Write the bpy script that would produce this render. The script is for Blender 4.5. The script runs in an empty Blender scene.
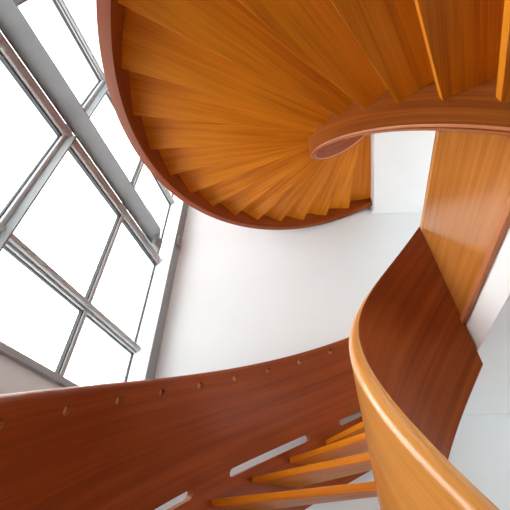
import bpy, bmesh, math, random
from mathutils import Vector, Matrix
random.seed(7)
R = math.radians
scene = bpy.context.scene
C = scene.collection

# ------------------------------------------------------------------ camera, world, exposure
Z0 = 1.834                                   # the lower hall's floor is at z = 0, the camera stands on the first steps
cam_d = bpy.data.cameras.new('camera')
cam = bpy.data.objects.new('camera', cam_d); C.objects.link(cam)
cam_d.lens = 336.1 / 510 * 36; cam_d.sensor_width = 36; cam_d.clip_start = .02
cam.location = (0, 0, Z0); cam.rotation_euler = (R(90 + 41.14), 0, 0)
scene.camera = cam

world = bpy.data.worlds.new('world'); scene.world = world; world.use_nodes = True
bg = world.node_tree.nodes['Background']
bg.inputs['Color'].default_value = (.97, .988, 1, 1)
bg.inputs['Strength'].default_value = 4.0
scene.view_settings.view_transform = 'Standard'; scene.view_settings.look = 'None'
scene.view_settings.gamma = 1; scene.view_settings.use_curve_mapping = False
scene.view_settings.exposure = 0.8
scene.cycles.use_denoising = True
scene.cycles.max_bounces = 12; scene.cycles.diffuse_bounces = 8; scene.cycles.transparent_max_bounces = 16
scene.cycles.sample_clamp_indirect = 8

# ------------------------------------------------------------------ materials
def new_mat(name):
    m = bpy.data.materials.new(name); m.use_nodes = True
    return m, m.node_tree, m.node_tree.nodes['Principled BSDF']

def wood(name, dark, mid, light, rough=.35, across=26, along=.9, coat=.25, contrast=1.0, spec=.35, bump=.04):
    m, t, b = new_mat(name); N, L = t.nodes, t.links
    uv = N.new('ShaderNodeTexCoord')
    mp = N.new('ShaderNodeMapping'); L.new(uv.outputs['UV'], mp.inputs['Vector'])
    mp.inputs['Scale'].default_value = (along, across, 1)
    n1 = N.new('ShaderNodeTexNoise'); n1.inputs['Scale'].default_value = 1; n1.inputs['Detail'].default_value = 5
    n1.inputs['Roughness'].default_value = .6; n1.inputs['Distortion'].default_value = .35
    L.new(mp.outputs['Vector'], n1.inputs['Vector'])
    mp2 = N.new('ShaderNodeMapping'); L.new(uv.outputs['UV'], mp2.inputs['Vector'])
    mp2.inputs['Scale'].default_value = (along * 1.2, across * 7, 1)
    n2 = N.new('ShaderNodeTexNoise'); n2.inputs['Scale'].default_value = 1; n2.inputs['Detail'].default_value = 3
    L.new(mp2.outputs['Vector'], n2.inputs['Vector'])
    mp3 = N.new('ShaderNodeMapping'); L.new(uv.outputs['UV'], mp3.inputs['Vector'])
    mp3.inputs['Scale'].default_value = (1.1, 2.6, 1)
    n3 = N.new('ShaderNodeTexNoise'); n3.inputs['Scale'].default_value = 1; n3.inputs['Detail'].default_value = 2
    L.new(mp3.outputs['Vector'], n3.inputs['Vector'])
    mx = N.new('ShaderNodeMix'); mx.data_type = 'FLOAT'; mx.inputs[0].default_value = .33
    L.new(n1.outputs['Fac'], mx.inputs[2]); L.new(n2.outputs['Fac'], mx.inputs[3])
    mx2 = N.new('ShaderNodeMix'); mx2.data_type = 'FLOAT'; mx2.inputs[0].default_value = .25
    L.new(mx.outputs[0], mx2.inputs[2]); L.new(n3.outputs['Fac'], mx2.inputs[3])
    cr = N.new('ShaderNodeValToRGB'); e = cr.color_ramp.elements
    w = .13 / contrast
    e[0].position = .5 - w; e[0].color = (*dark, 1); e[1].position = .5 + w; e[1].color = (*light, 1)
    k = e.new(.5); k.color = (*mid, 1)
    L.new(mx2.outputs[0], cr.inputs['Fac']); L.new(cr.outputs['Color'], b.inputs['Base Color'])
    b.inputs['Roughness'].default_value = rough
    b.inputs['Specular IOR Level'].default_value = spec
    b.inputs['Coat Weight'].default_value = coat; b.inputs['Coat Roughness'].default_value = .22
    bp = N.new('ShaderNodeBump'); bp.inputs['Strength'].default_value = bump; bp.inputs['Distance'].default_value = .004
    L.new(n2.outputs['Fac'], bp.inputs['Height']); L.new(bp.outputs['Normal'], b.inputs['Normal'])
    return m

def plain(name, col, rough=.6, metal=0, spec=.5, var=.03, scale=3):
    m, t, b = new_mat(name); N, L = t.nodes, t.links
    tc = N.new('ShaderNodeTexCoord'); n = N.new('ShaderNodeTexNoise')
    n.inputs['Scale'].default_value = scale; n.inputs['Detail'].default_value = 4
    L.new(tc.outputs['Object'], n.inputs['Vector'])
    cr = N.new('ShaderNodeValToRGB'); e = cr.color_ramp.elements
    e[0].position = .3; e[0].color = tuple(c * (1 - var) for c in col) + (1,)
    e[1].position = .7; e[1].color = tuple(min(1, c * (1 + var)) for c in col) + (1,)
    L.new(n.outputs['Fac'], cr.inputs['Fac']); L.new(cr.outputs['Color'], b.inputs['Base Color'])
    b.inputs['Roughness'].default_value = rough; b.inputs['Metallic'].default_value = metal
    b.inputs['Specular IOR Level'].default_value = spec
    return m

M_tread = wood('golden_oak', (.46, .122, .003), (.66, .21, .007), (.76, .275, .014), rough=.42, across=20, coat=.06, spec=.22)
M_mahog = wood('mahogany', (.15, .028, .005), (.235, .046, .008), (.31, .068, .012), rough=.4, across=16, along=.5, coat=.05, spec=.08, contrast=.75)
M_honey = wood('honey_orange', (.50, .185, .033), (.66, .275, .055), (.76, .36, .085), rough=.32, across=18, along=.7, coat=.9, contrast=.8, bump=0)  # orange tone of the ribbon's tread side and the rails
M_cherry = wood('cherry_edge', (.17, .034, .010), (.24, .052, .014), (.31, .072, .02), rough=.4, across=20, along=.6, coat=.05, spec=.1)
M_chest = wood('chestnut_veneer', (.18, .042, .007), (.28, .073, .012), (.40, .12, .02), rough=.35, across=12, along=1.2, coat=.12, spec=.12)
M_panel = wood('orange_veneer', (.36, .115, .018), (.52, .185, .032), (.62, .245, .05), rough=.24, across=18, along=.7, coat=.45, contrast=.85, bump=0)
M_plug = plain('pale_plug_wood', (.62, .34, .20), .5, spec=.3)
M_edge = wood('edge_lipping', (.40, .13, .045), (.50, .17, .06), (.60, .23, .085), rough=.4, across=30, along=.6, coat=.1, spec=.25)
M_white = plain('white_plaster', (.735, .755, .765), .9, spec=.2, var=.012, scale=1.2)
M_landing = plain('landing_white_lifted', (.89, .90, .90), .85, spec=.2, var=.01)  # white raised above the plaster to make up for weak light on the landings
M_floor = plain('pale_stone_floor', (.27, .272, .275), .55, var=.05, scale=2)
M_metal = plain('grey_painted_steel', (.20, .202, .204), .6, metal=.0, spec=.15, var=.05, scale=6)
M_alu = plain('brushed_aluminium', (.40, .405, .41), .6, metal=.0, spec=.3, var=.05, scale=8)
M_grey = plain('pale_grey_render', (.86, .89, .90), .8, spec=.2, var=.02)
M_post = plain('post_front_shade', (.26, .262, .265), .6, spec=.2)  # front of the end post, its shade put into the colour
M_gasket = plain('black_rubber_gasket', (.03, .03, .032), .7)
M_colw = plain('white_painted_steel', (.80, .81, .82), .5, var=.01)
def glass_mat():
    m = bpy.data.materials.new('clear_window_glass'); m.use_nodes = True; t = m.node_tree; N, L = t.nodes, t.links
    N.clear()
    o = N.new('ShaderNodeOutputMaterial'); tr = N.new('ShaderNodeBsdfTransparent'); g = N.new('ShaderNodeBsdfGlossy')
    tr.inputs['Color'].default_value = (.97, .985, .98, 1); g.inputs['Roughness'].default_value = .02
    lw = N.new('ShaderNodeLayerWeight'); lw.inputs['Blend'].default_value = .12
    fr = N.new('ShaderNodeMath'); fr.operation = 'MULTIPLY'; fr.inputs[1].default_value = .35; L.new(lw.outputs['Facing'], fr.inputs[0])
    mx = N.new('ShaderNodeMixShader'); L.new(fr.outputs[0], mx.inputs[0]); L.new(tr.outputs[0], mx.inputs[1]); L.new(g.outputs[0], mx.inputs[2])
    L.new(mx.outputs[0], o.inputs['Surface'])
    return m
M_glass = glass_mat()

# ------------------------------------------------------------------ mesh helpers
class MB:
    def __init__(s): s.v = []; s.f = []; s.uv = []; s.mi = []; s.off = (random.uniform(0, 40), random.uniform(0, 40))
    def vert(s, p): s.v.append(tuple(p)); return len(s.v) - 1
    def face(s, idx, uvs, mi=0):
        s.f.append(tuple(idx)); s.uv.append([(u + s.off[0], w + s.off[1]) for u, w in uvs]); s.mi.append(mi)
    def build(s, name, mats, parent=None, smooth=True, merge=True, angle=32):
        me = bpy.data.meshes.new(name); me.from_pydata(s.v, [], s.f)
        ul = me.uv_layers.new(name='UVMap')
        k = 0
        for uvs in s.uv:
            for q in uvs: ul.data[k].uv = q; k += 1
        if not isinstance(mats, (list, tuple)): mats = [mats]
        for m in mats: me.materials.append(m)
        for p, mi in zip(me.polygons, s.mi): p.material_index = mi
        bm = bmesh.new(); bm.from_mesh(me)
        if merge: bmesh.ops.remove_doubles(bm, verts=bm.verts, dist=1e-5)
        bmesh.ops.recalc_face_normals(bm, faces=bm.faces)
        bm.to_mesh(me); bm.free()
        if smooth:
            for p in me.polygons: p.use_smooth = True
            me.set_sharp_from_angle(angle=R(angle))
        o = bpy.data.objects.new(name, me); C.objects.link(o)
        if parent: o.parent = parent
        return o

def empty(name, label=None, cat=None, group=None, kind=None, loc=(0, 0, 0)):
    o = bpy.data.objects.new(name, None); C.objects.link(o); o.location = loc; o.empty_display_size = .1
    return tag(o, label, cat, group, kind)
def tag(o, label=None, cat=None, group=None, kind=None):
    if label: o['label'] = label
    if cat: o['category'] = cat
    if group: o['group'] = group
    if kind: o['kind'] = kind
    return o
def reparent(o, root):                                  # meshes are written in world coordinates
    o.parent = root; o.matrix_parent_inverse = Matrix.Translation(-Vector(root.location))

AX, AY = 1.269, 1.339                                   # the axis of the winding stair
def cyl(r, deg, z):                                     # 0 = west, 90 = north, 180 = east
    a = R(deg); return (AX - r * math.cos(a), AY + r * math.sin(a), z + Z0)

def sweep(profile, p0, p1, step=1.5, mis=None):
    """profile(deg) -> closed list of (r, z); swept along the helix"""
    mb = MB(); n = max(2, int(round((p1 - p0) / step)) + 1); rings = []
    for i in range(n):
        d = p0 + (p1 - p0) * i / (n - 1); pr = profile(d)
        rings.append((d, pr, [mb.vert(cyl(r, d, z)) for r, z in pr]))
    m = len(rings[0][1])
    ref = rings[0][1]; acc = [0]
    for j in range(m): acc.append(acc[-1] + math.dist(ref[j], ref[(j + 1) % m]))
    for i in range(n - 1):
        d0, _, a = rings[i]; d1, _, b = rings[i + 1]; rr = ref[0][0]
        for j in range(m):
            k = (j + 1) % m
            mb.face((a[j], a[k], b[k], b[j]), ((R(d0) * rr, acc[j]), (R(d0) * rr, acc[j + 1]), (R(d1) * rr, acc[j + 1]), (R(d1) * rr, acc[j])), mis[j] if mis else 0)
    for d, pr, idx in (rings[0], rings[-1]):
        mb.face(idx, [(r, z) for r, z in pr])
    return mb

def box_pts(P, a0, a1, b0, b1, c0, c1, mb=None):
    """P(a, b, c) -> world point"""
    mb = mb or MB(); q = [(a0, a1), (b0, b1), (c0, c1)]
    co = [(a, b, c) for a in q[0] for b in q[1] for c in q[2]]
    ix = [mb.vert(P(*k)) for k in co]
    for f in ((0, 1, 3, 2), (4, 6, 7, 5), (0, 4, 5, 1), (2, 3, 7, 6), (0, 2, 6, 4), (1, 5, 7, 3)):
        cs = [co[k] for k in f]
        ax = [i for i in range(3) if len({c[i] for c in cs}) > 1]
        mb.face([ix[k] for k in f], [(c[ax[0]], c[ax[1]]) for c in cs])
    return mb
def bevel(o, w=.004, seg=2):
    m = o.modifiers.new('bevel', 'BEVEL'); m.width = w; m.segments = seg; m.limit_method = 'ANGLE'; m.angle_limit = R(40)
    return o

# ------------------------------------------------------------------ the room
D = 2.13                                                # distance of the window wall from the camera
S_ = (math.sin(R(14)), math.cos(R(14))); N_ = (-math.cos(R(14)), math.sin(R(14)))
def W(t, e, z):                                         # t along the window wall, e into the room, z
    return (S_[0] * t + N_[0] * (D - e), S_[1] * t + N_[1] * (D - e), z + Z0)
def world_box(x0, x1, y0, y1, z0, z1, mb=None): return box_pts(lambda a, b, c: (a, b, c + Z0), x0, x1, y0, y1, z0, z1, mb)
FL = -Z0; TOP = 7.2
T_END = 1.43 * D
def struct(o): o['kind'] = 'structure'; return o

def prism(poly, z0, z1, mb=None):
    mb = mb or MB(); a = [mb.vert((x, y, z0 + Z0)) for x, y in poly]; b = [mb.vert((x, y, z1 + Z0)) for x, y in poly]
    mb.face(a, poly); mb.face(b, poly); acc = 0
    for i in range(len(poly)):
        j = (i + 1) % len(poly); l = math.dist(poly[i], poly[j])
        mb.face((a[i], a[j], b[j], b[i]), ((acc, z0), (acc + l, z0), (acc + l, z1), (acc, z1))); acc += l
    return mb
def wy(x): return 3.605 - .02 * (x + 1.3)               # north wall's face
XE, YS = 5.2, -4.6
sw = W(-4.9, 0, 0); nw = W(T_END + .2, 0, 0)
room = [(sw[0], sw[1]), (XE, sw[1]), (XE, wy(XE)), (nw[0], wy(nw[0]))]
struct(prism([(-4, sw[1] - .3), (XE + .3, sw[1] - .3), (XE + .3, 3.9), (-4, 3.9)], FL - .2, FL).build('floor', M_floor, smooth=False))
struct(prism([(-4, sw[1] - .3), (XE + .3, sw[1] - .3), (XE + .3, 3.9), (-4, 3.9)], TOP, TOP + .2).build('ceiling', M_white, smooth=False))
struct(prism([(-1.72, wy(-1.72)), (XE + .3, wy(XE + .3)), (XE + .3, wy(XE) + .25), (-1.72, wy(-1.72) + .25)], FL, TOP).build('wall_north', M_white, smooth=False))
# the east wall, with window strips added only to brighten walls and landings
def east(y0, y1, z0, z1, mb): return world_box(XE, XE + .25, y0, y1, z0, z1, mb)
mb = MB(); ye = wy(XE) - .002; GY0, GY1 = -.2, 2.9; bands = [(FL + .1, .93), (1.6, 2.75)]; z = FL
for z0, z1 in bands:
    east(sw[1], ye, z, z0, mb); east(sw[1], GY0, z0, z1, mb); east(GY1, ye, z0, z1, mb); z = z1
east(sw[1], ye, z, TOP, mb)
struct(mb.build('wall_east', M_white, smooth=False))
for k, (z0, z1) in enumerate(bands):
    added_win = empty('window_%d' % (k + 2), kind='structure')
    for i in range(5):
        y = GY0 + .02 + (GY1 - GY0 - .04) * i / 4; world_box(XE + .1, XE + .16, y - .02, y + .02, z0, z1).build('mullion', M_alu, added_win, smooth=False)
        if i < 4: world_box(XE + .12, XE + .13, y + .02, y + (GY1 - GY0 - .04) / 4 - .02, z0, z1).build('glass_pane', M_glass, added_win, smooth=False)
yS = sw[1]
struct(world_box(sw[0], XE + .25, yS - .25, yS, FL, TOP).build('wall_south', M_white, smooth=False))
SILL = .466 * D
struct(box_pts(W, -4.9, T_END + .1, -.25, 0, FL, SILL - .03).build('wall_west', M_grey, smooth=False))

# landings: the edge towards the stair is a straight line between the ends of the two ribbons
CX, CY = cyl(.812, 105.2, 0)[:2]; SX, SY = cyl(.80, -77, 0)[:2]
dl = math.dist((CX, CY), (SX, SY)); DX, DY = (SX - CX) / dl, (SY - CY) / dl; EX, EY = -DY, DX   # E = to the east of the line
if EX < 0: EX, EY = -EX, -EY
def landing(z0, z1):
    o1 = cyl(2.195, 105, 0)[:2]; o2 = cyl(2.195, -79, 0)[:2]
    c = (CX + EX * .013, CY + EY * .013); s = (SX + EX * .013, SY + EY * .013)
    poly = [c, o1, (o1[0], wy(o1[0]) - .002), (XE, wy(XE) - .002), (XE, sw[1] + .002), (o2[0], sw[1] + .002), o2, s]
    return struct(prism(poly, z0, z1).build('floor_landing', M_landing, smooth=False))
L1, L2 = 1.203, 4.30
landing(1.0, L1)
landing(3.96, L2)

# ------------------------------------------------------------------ window wall
win = empty('window_1', kind='structure')
def wpart(name, mat, *a, bev=.003):
    o = box_pts(W, *a).build(name, mat, win, smooth=False)
    if bev: bevel(o, bev)
    return o
zs = [SILL, .772 * D, 1.355 * D, 1.935 * D, 2.5 * D, 3.07 * D, TOP / 1.0]
fins = [-4.85, -3.85, -2.85, -1.80, -.83 , .10 * D, .543 * D]
thin = 1.015 * D
cols = fins + [thin, T_END]
# transoms: an inner aluminium bar, black gaskets each side of the glass line
def transom(z, h=.075, dep=.06):
    o = wpart('transom', M_alu, fins[0], T_END, -.03, dep * .45, z - h / 2, z + h / 2)
    m = box_pts(W, fins[0], T_END, dep * .45, dep, z - h * .26, z + h * .34).build('transom_rib', M_alu, o, smooth=False); bevel(m, .01, 3)
    g = box_pts(W, fins[0], T_END, -.02, .006, z - h / 2 - .009, z - h / 2).build('gasket', M_gasket, o, smooth=False)
    return o
transom(zs[1], .085, .075)
transom(zs[3], .07, .06); transom(zs[4]); transom(zs[5])
wpart('sill_frame', M_alu, fins[0], T_END, -.04, .05, SILL - .03, SILL + .02)
# deep horizontal steel plate with its transom
pz = 1.398 * D
prism([W(t, e, 0)[:2] for t, e in ((-4.85, .05), (-4.85, .285), (1.205 * D, .285), (1.385 * D, .05))], pz, pz + .014).build('transom_plate', M_metal, win, smooth=False)
b = box_pts(W, -4.85, T_END, -.03, .05, 1.345 * D, 1.40 * D).build('transom', M_alu, win, smooth=False); bevel(b, .014, 3)
g = box_pts(W, -4.85, T_END, -.02, .02, 1.336 * D, 1.345 * D).build('gasket', M_gasket, b, smooth=False)
def fin(t, z0, z1, dep=.155, w=.05, th=.014):
    f = wpart('mullion_fin', M_metal, t, t + th, .04, dep, z0, z1)
    m = box_pts(W, t - w * .62, t + w * .5, -.03, .045, z0, z1).build('mullion', M_alu, f, smooth=False); bevel(m, .008, 2)
    g = box_pts(W, t - w * .62 - .008, t - w * .62, -.02, .01, z0, z1).build('gasket', M_gasket, f, smooth=False)
wide = box_pts(W, -.22, .109 * D, .045, .155, 1.41 * D + .016, TOP).build('mullion_fin', M_metal, win, smooth=False)
for t in fins:
    fin(t, SILL, 1.345 * D); fin(t, 1.40 * D + .016, TOP)
for a, b in ((SILL, 1.34 * D), (1.41 * D, TOP)):
    m = wpart('mullion', M_alu, thin - .022, thin + .022, -.03, .035, a, b, bev=.006)
    box_pts(W, thin - .032, thin - .022, -.02, .02, a, b).build('gasket', M_gasket, m, smooth=False)
# glass, one pane to each opening
rows = [SILL + .02] + [zs[1], 1.37 * D, zs[3], zs[4], zs[5], TOP]
for i in range(len(cols) - 1):
    for j in range(len(rows) - 1):
        box_pts(W, cols[i] + .03, cols[i + 1] - .02, -.012, -.004, rows[j] + .04, rows[j + 1] - .04).build('glass_pane', M_glass, win, smooth=False)
# end post of the window wall, with the clips that hold it to plate and wall
post = box_pts(W, T_END + .0, T_END + .12, -.03, .205, FL, TOP).build('end_post', M_colw, win, smooth=False)
pf = box_pts(W, T_END + .0, T_END + .165, .205, .217, FL, TOP).build('post_front', M_post, post, smooth=False)
box_pts(W, T_END - .012, T_END - .001, -.02, .004, FL, TOP).build('gasket', M_gasket, post, smooth=False)
cl = box_pts(W, 2.62, 2.76, .16, .22, pz - .17, pz - .002).build('bracket', M_metal, win, smooth=False); bevel(cl, .012, 3)
cl = box_pts(W, T_END + .02, T_END + .12, .217, .255, 3.2, 3.37).build('bracket', M_metal, win, smooth=False); bevel(cl, .008, 3)

# ------------------------------------------------------------------ stair flights
RO, RP = 2.13, 2.192                                    # inner and outer face of the outer balustrade
RI = .835                                               # tread side of the inner ribbon

def tread(parent, pf, pb, z0, z1):
    mb = MB(); mb.off = (random.uniform(0, 60), random.uniform(0, 60))
    r0, r1 = RI - .004, RO + .004
    pm = R((pf + pb) / 2)
    def uv(deg, r):
        a = R(deg) - pm; return (r * math.cos(a), r * math.sin(a) * 1.0)
    n = 5; out = [(pf + (pb - pf) * i / n, r1) for i in range(n + 1)] + [(pb - (pb - pf) * i / n, r0) for i in range(n + 1)]
    lo = [mb.vert(cyl(r, d, z0)) for d, r in out]; hi = [mb.vert(cyl(r, d, z1)) for d, r in out]
    u = [uv(d, r) for d, r in out]
    mb.face(lo, u); mb.face(hi, u)
    for i in range(len(out)):
        j = (i + 1) % len(out)
        mb.face((lo[i], lo[j], hi[j], hi[i]), ((out[i][1], 0), (out[j][1], .0), (out[j][1], z1 - z0), (out[i][1], z1 - z0)))
    o = mb.build('tread', M_tread, smooth=False); bevel(o, .0025, 2); reparent(o, parent)
    return o

def outer_balustrade(parent, p0, p1, zbot, ztop, zslot, zhole, slots, holes):
    hs, rs = .028, .025                                  # half height of a slot, radius of a bolt hole
    cols = set(); d = p0
    while d < p1: cols.add(round(d, 3)); d += 1.5
    cols.add(p1)
    dg = lambda m: math.degrees(m / RO)
    ends = []
    for a, b in slots:
        for k in range(7):
            q = hs * (1 - math.cos(math.pi / 2 * k / 6)); cols.add(round(a + dg(q), 4)); cols.add(round(b - dg(q), 4))
    for h in holes:
        for k in range(13): cols.add(round(h - dg(rs) * math.cos(math.pi * k / 12), 4))
    cols = sorted(c for c in cols if p0 <= c <= p1)
    def half_slot(x):
        for a, b in slots:
            if a <= x <= b:
                q = min(x - a, b - x) * R(1) * RO
                return hs if q >= hs else math.sqrt(max(0, hs * hs - (hs - q) ** 2))
        return 0
    def half_hole(x):
        for h in holes:
            q = abs(x - h) * R(1) * RO
            if q < rs: return math.sqrt(rs * rs - q * q)
        return 0
    mb = MB(); col = []
    for x in cols:
        a, b = half_slot(x), half_hole(x)
        zz = [zbot(x), zslot(x) - a, zslot(x) + a, zhole(x) - b, zhole(x) + b, ztop(x)]
        col.append((x, zz, [mb.vert(cyl(RO, x, z)) for z in zz], [mb.vert(cyl(RP, x, z)) for z in zz]))
    def q(i, k0, k1, f0, f1, mi=0):
        """a quad between column i and i + 1"""
        pass
    for (x0, z0, i0, o0), (x1, z1, i1, o1) in zip(col, col[1:]):
        u0, u1 = R(x0) * RO, R(x1) * RO; xm = (x0 + x1) / 2
        opn = {1: half_slot(xm) > 0, 3: half_hole(xm) > 0}
        for k in range(5):
            if k in (1, 3):
                if opn[k]:
                    for e in (k, k + 1):
                        pts = [i0[e], i1[e], o1[e], o0[e]]
                        mb.face(pts, ((u0, 0), (u1, 0), (u1, .06), (u0, .06)), 2)
                continue
            v = lambda z, x: z - zbot(x) if False else z - .016 * x
            for s in (i0, o0):
                t = i1 if s is i0 else o1
                mb.face((s[k], t[k], t[k + 1], s[k + 1]), ((u0, v(z0[k], x0)), (u1, v(z1[k], x1)), (u1, v(z1[k + 1], x1)), (u0, v(z0[k + 1], x0))))
        for k in (0, 5):
            mb.face((i0[k], i1[k], o1[k], o0[k]), ((u0, 0), (u1, 0), (u1, .06), (u0, .06)), 1)
    for x, zz, ii, oo in (col[0], col[-1]):
        for k in (0, 2, 4): mb.face((ii[k], ii[k + 1], oo[k + 1], oo[k]), ((0, zz[k]), (0, zz[k + 1]), (.06, zz[k + 1]), (.06, zz[k])))
    # collapse the zero-height slits so that the wall is closed where there is no slot
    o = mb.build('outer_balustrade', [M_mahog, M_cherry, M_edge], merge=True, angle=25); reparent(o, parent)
    # rounded capping along the top
    def cap(d):
        z = ztop(d); w0, w1 = RO - .003, RP + .003; c = (w0 + w1) / 2; h = (w1 - w0) / 2
        return [(w0, z), (w1, z), (w1, z + .012)] + [(c + h * math.cos(a), z + .012 + .022 * math.sin(a)) for a in [math.pi * k / 8 for k in range(1, 8)]] + [(w0, z + .012)]
    c = sweep(cap, p0, p1).build('handrail', M_cherry); c.parent = o
    for h in holes:
        pm = MB(); ring0 = []; ring1 = []
        for k in range(16):
            a = 2 * math.pi * k / 16; dx = math.cos(a) * rs * .97; dz = math.sin(a) * rs * .97
            ring0.append(pm.vert(cyl(RO + .02, h + dg(dx), zhole(h) + dz))); ring1.append(pm.vert(cyl(RO + .058, h + dg(dx), zhole(h) + dz)))
        ce = pm.vert(cyl(RO + .03, h, zhole(h)))
        for k in range(16):
            j = (k + 1) % 16
            pm.face((ring0[k], ring0[j], ce), ((0, 0), (.01, 0), (.005, .01))); pm.face((ring0[k], ring0[j], ring1[j], ring1[k]), ((0, 0), (.01, 0), (.01, .03), (0, .03)))
        pm.face(ring1, [(math.cos(k) * .02, math.sin(k) * .02) for k in range(16)])
        pl = pm.build('plug', M_plug); pl.parent = o
    return o

def ribbon(parent, p0, p1, zbot, ztop, r0, r1, face=None, edge=None):
    """inner balustrade: dark towards the well, lighter orange towards the treads, with a thick rounded handrail"""
    hr = .075                                            # the handrail's depth
    rr0 = r0
    def body(d):
        r0 = rr0 + (.014 * max(0, d) / 105 if rr0 < .78 else 0)
        a, b = zbot(d), ztop(d) - hr
        m = (r0 + r1) / 2
        return [(r0, b), (r0, a + .008), (r0 + .008, a), (m - .004, a), (m - .002, a + .005), (m + .002, a + .005), (m + .004, a), (r1 - .008, a), (r1, a + .008), (r1, b)]
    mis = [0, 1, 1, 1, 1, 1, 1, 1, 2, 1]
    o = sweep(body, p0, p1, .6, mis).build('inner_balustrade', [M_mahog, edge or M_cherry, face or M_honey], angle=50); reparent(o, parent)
    def rail(d):
        r0 = rr0 + (.014 * max(0, d) / 105 if rr0 < .78 else 0)
        z = ztop(d) - hr; w0, w1 = r0, r1 + .001; t = z + hr
        pts = [(r0, z), (r1, z), (w1, z + .008), (w1, t - .055)]
        pts += [(w1 - .046 + .046 * math.cos(a), t - .055 + .055 * math.sin(a)) for a in [math.pi / 2 * k / 8 for k in range(1, 9)]]
        pts += [(r0 + .013, t), (r0 + .011, t - .003), (r0 + .009, t), (r0 + .003, t), (r0, t - .003)]
        return pts
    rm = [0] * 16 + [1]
    # a fine routed line along the underside
    g = sweep(lambda d: [(r1 - .018, zbot(d) - .002), (r1 - .012, zbot(d) - .002), (r1 - .012, zbot(d) + .002), (r1 - .018, zbot(d) + .002)], p0, p1).build('edge_bead', M_mahog); g.parent = o
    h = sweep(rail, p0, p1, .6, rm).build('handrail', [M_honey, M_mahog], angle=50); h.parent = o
    return o

# lower flight, the camera stands on its first steps
lower = empty('staircase', 'lower winding wooden flight with open treads, dark slotted outer wall and orange ribbon rail', 'staircase', 'winding stair flights', loc=cyl(1.5, -76, FL))
for k in range(-12, 6):
    pf = 42.8 + 9.93 * k; z = .25 + .161 * k
    tread(lower, pf, min(pf + 12.2, 104.8), z - .04, z)
slots = [(47.0 + 30.1 * m, 68.6 + 30.1 * m) for m in range(-4, 2)]
holes = [-3.1 + 10.1 * j for j in range(-7, 11)]
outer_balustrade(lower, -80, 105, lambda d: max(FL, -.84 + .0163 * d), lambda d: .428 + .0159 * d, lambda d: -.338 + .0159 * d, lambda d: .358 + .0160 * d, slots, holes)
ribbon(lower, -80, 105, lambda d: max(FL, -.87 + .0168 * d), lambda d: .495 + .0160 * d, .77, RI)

# upper flight, seen from beneath
upper = empty('staircase', 'upper winding flight overhead, its golden tread undersides fanning out from the curl', 'staircase', 'winding stair flights', loc=cyl(1.5, -76, L1))
for k in range(0, 18):
    pb = -66 + 10.07 * k; z = 1.271 + .17 * k
    tread(upper, pb - 14.4, min(pb, 105.3), z, z + .045)
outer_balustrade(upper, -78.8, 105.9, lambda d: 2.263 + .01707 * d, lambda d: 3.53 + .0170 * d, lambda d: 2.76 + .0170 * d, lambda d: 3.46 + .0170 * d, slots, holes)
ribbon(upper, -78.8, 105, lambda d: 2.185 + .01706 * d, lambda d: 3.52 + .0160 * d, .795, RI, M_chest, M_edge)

# ------------------------------------------------------------------ landing balustrades
def landing_panel(z0, z1, label):
    P = lambda a, b, c: (CX + DX * a + EX * b, CY + DY * a + EY * b, c + Z0)
    root = empty('landing_balustrade', label, 'balustrade', loc=P(dl / 2, .03, z0))
    o = box_pts(P, .01, dl - .02, 0, .045, z0 + .031, z1 - .06).build('panel', M_panel, smooth=False); reparent(o, root)
    o = box_pts(P, .0, dl - .02, -.018, .012, z0 - .014, z0 + .030).build('bottom_rail', M_edge, smooth=False); bevel(o, .004); reparent(o, root)
    o = box_pts(P, .01, dl - .02, -.004, .052, z1 - .06, z1).build('handrail', M_honey, smooth=False); bevel(o, .02, 4); reparent(o, root)
landing_panel(1.205, 2.175, 'straight honey coloured wooden panel standing on the edge of the landing behind the ribbon')
landing_panel(4.31, 5.25, 'straight wooden panel on the edge of the topmost landing')
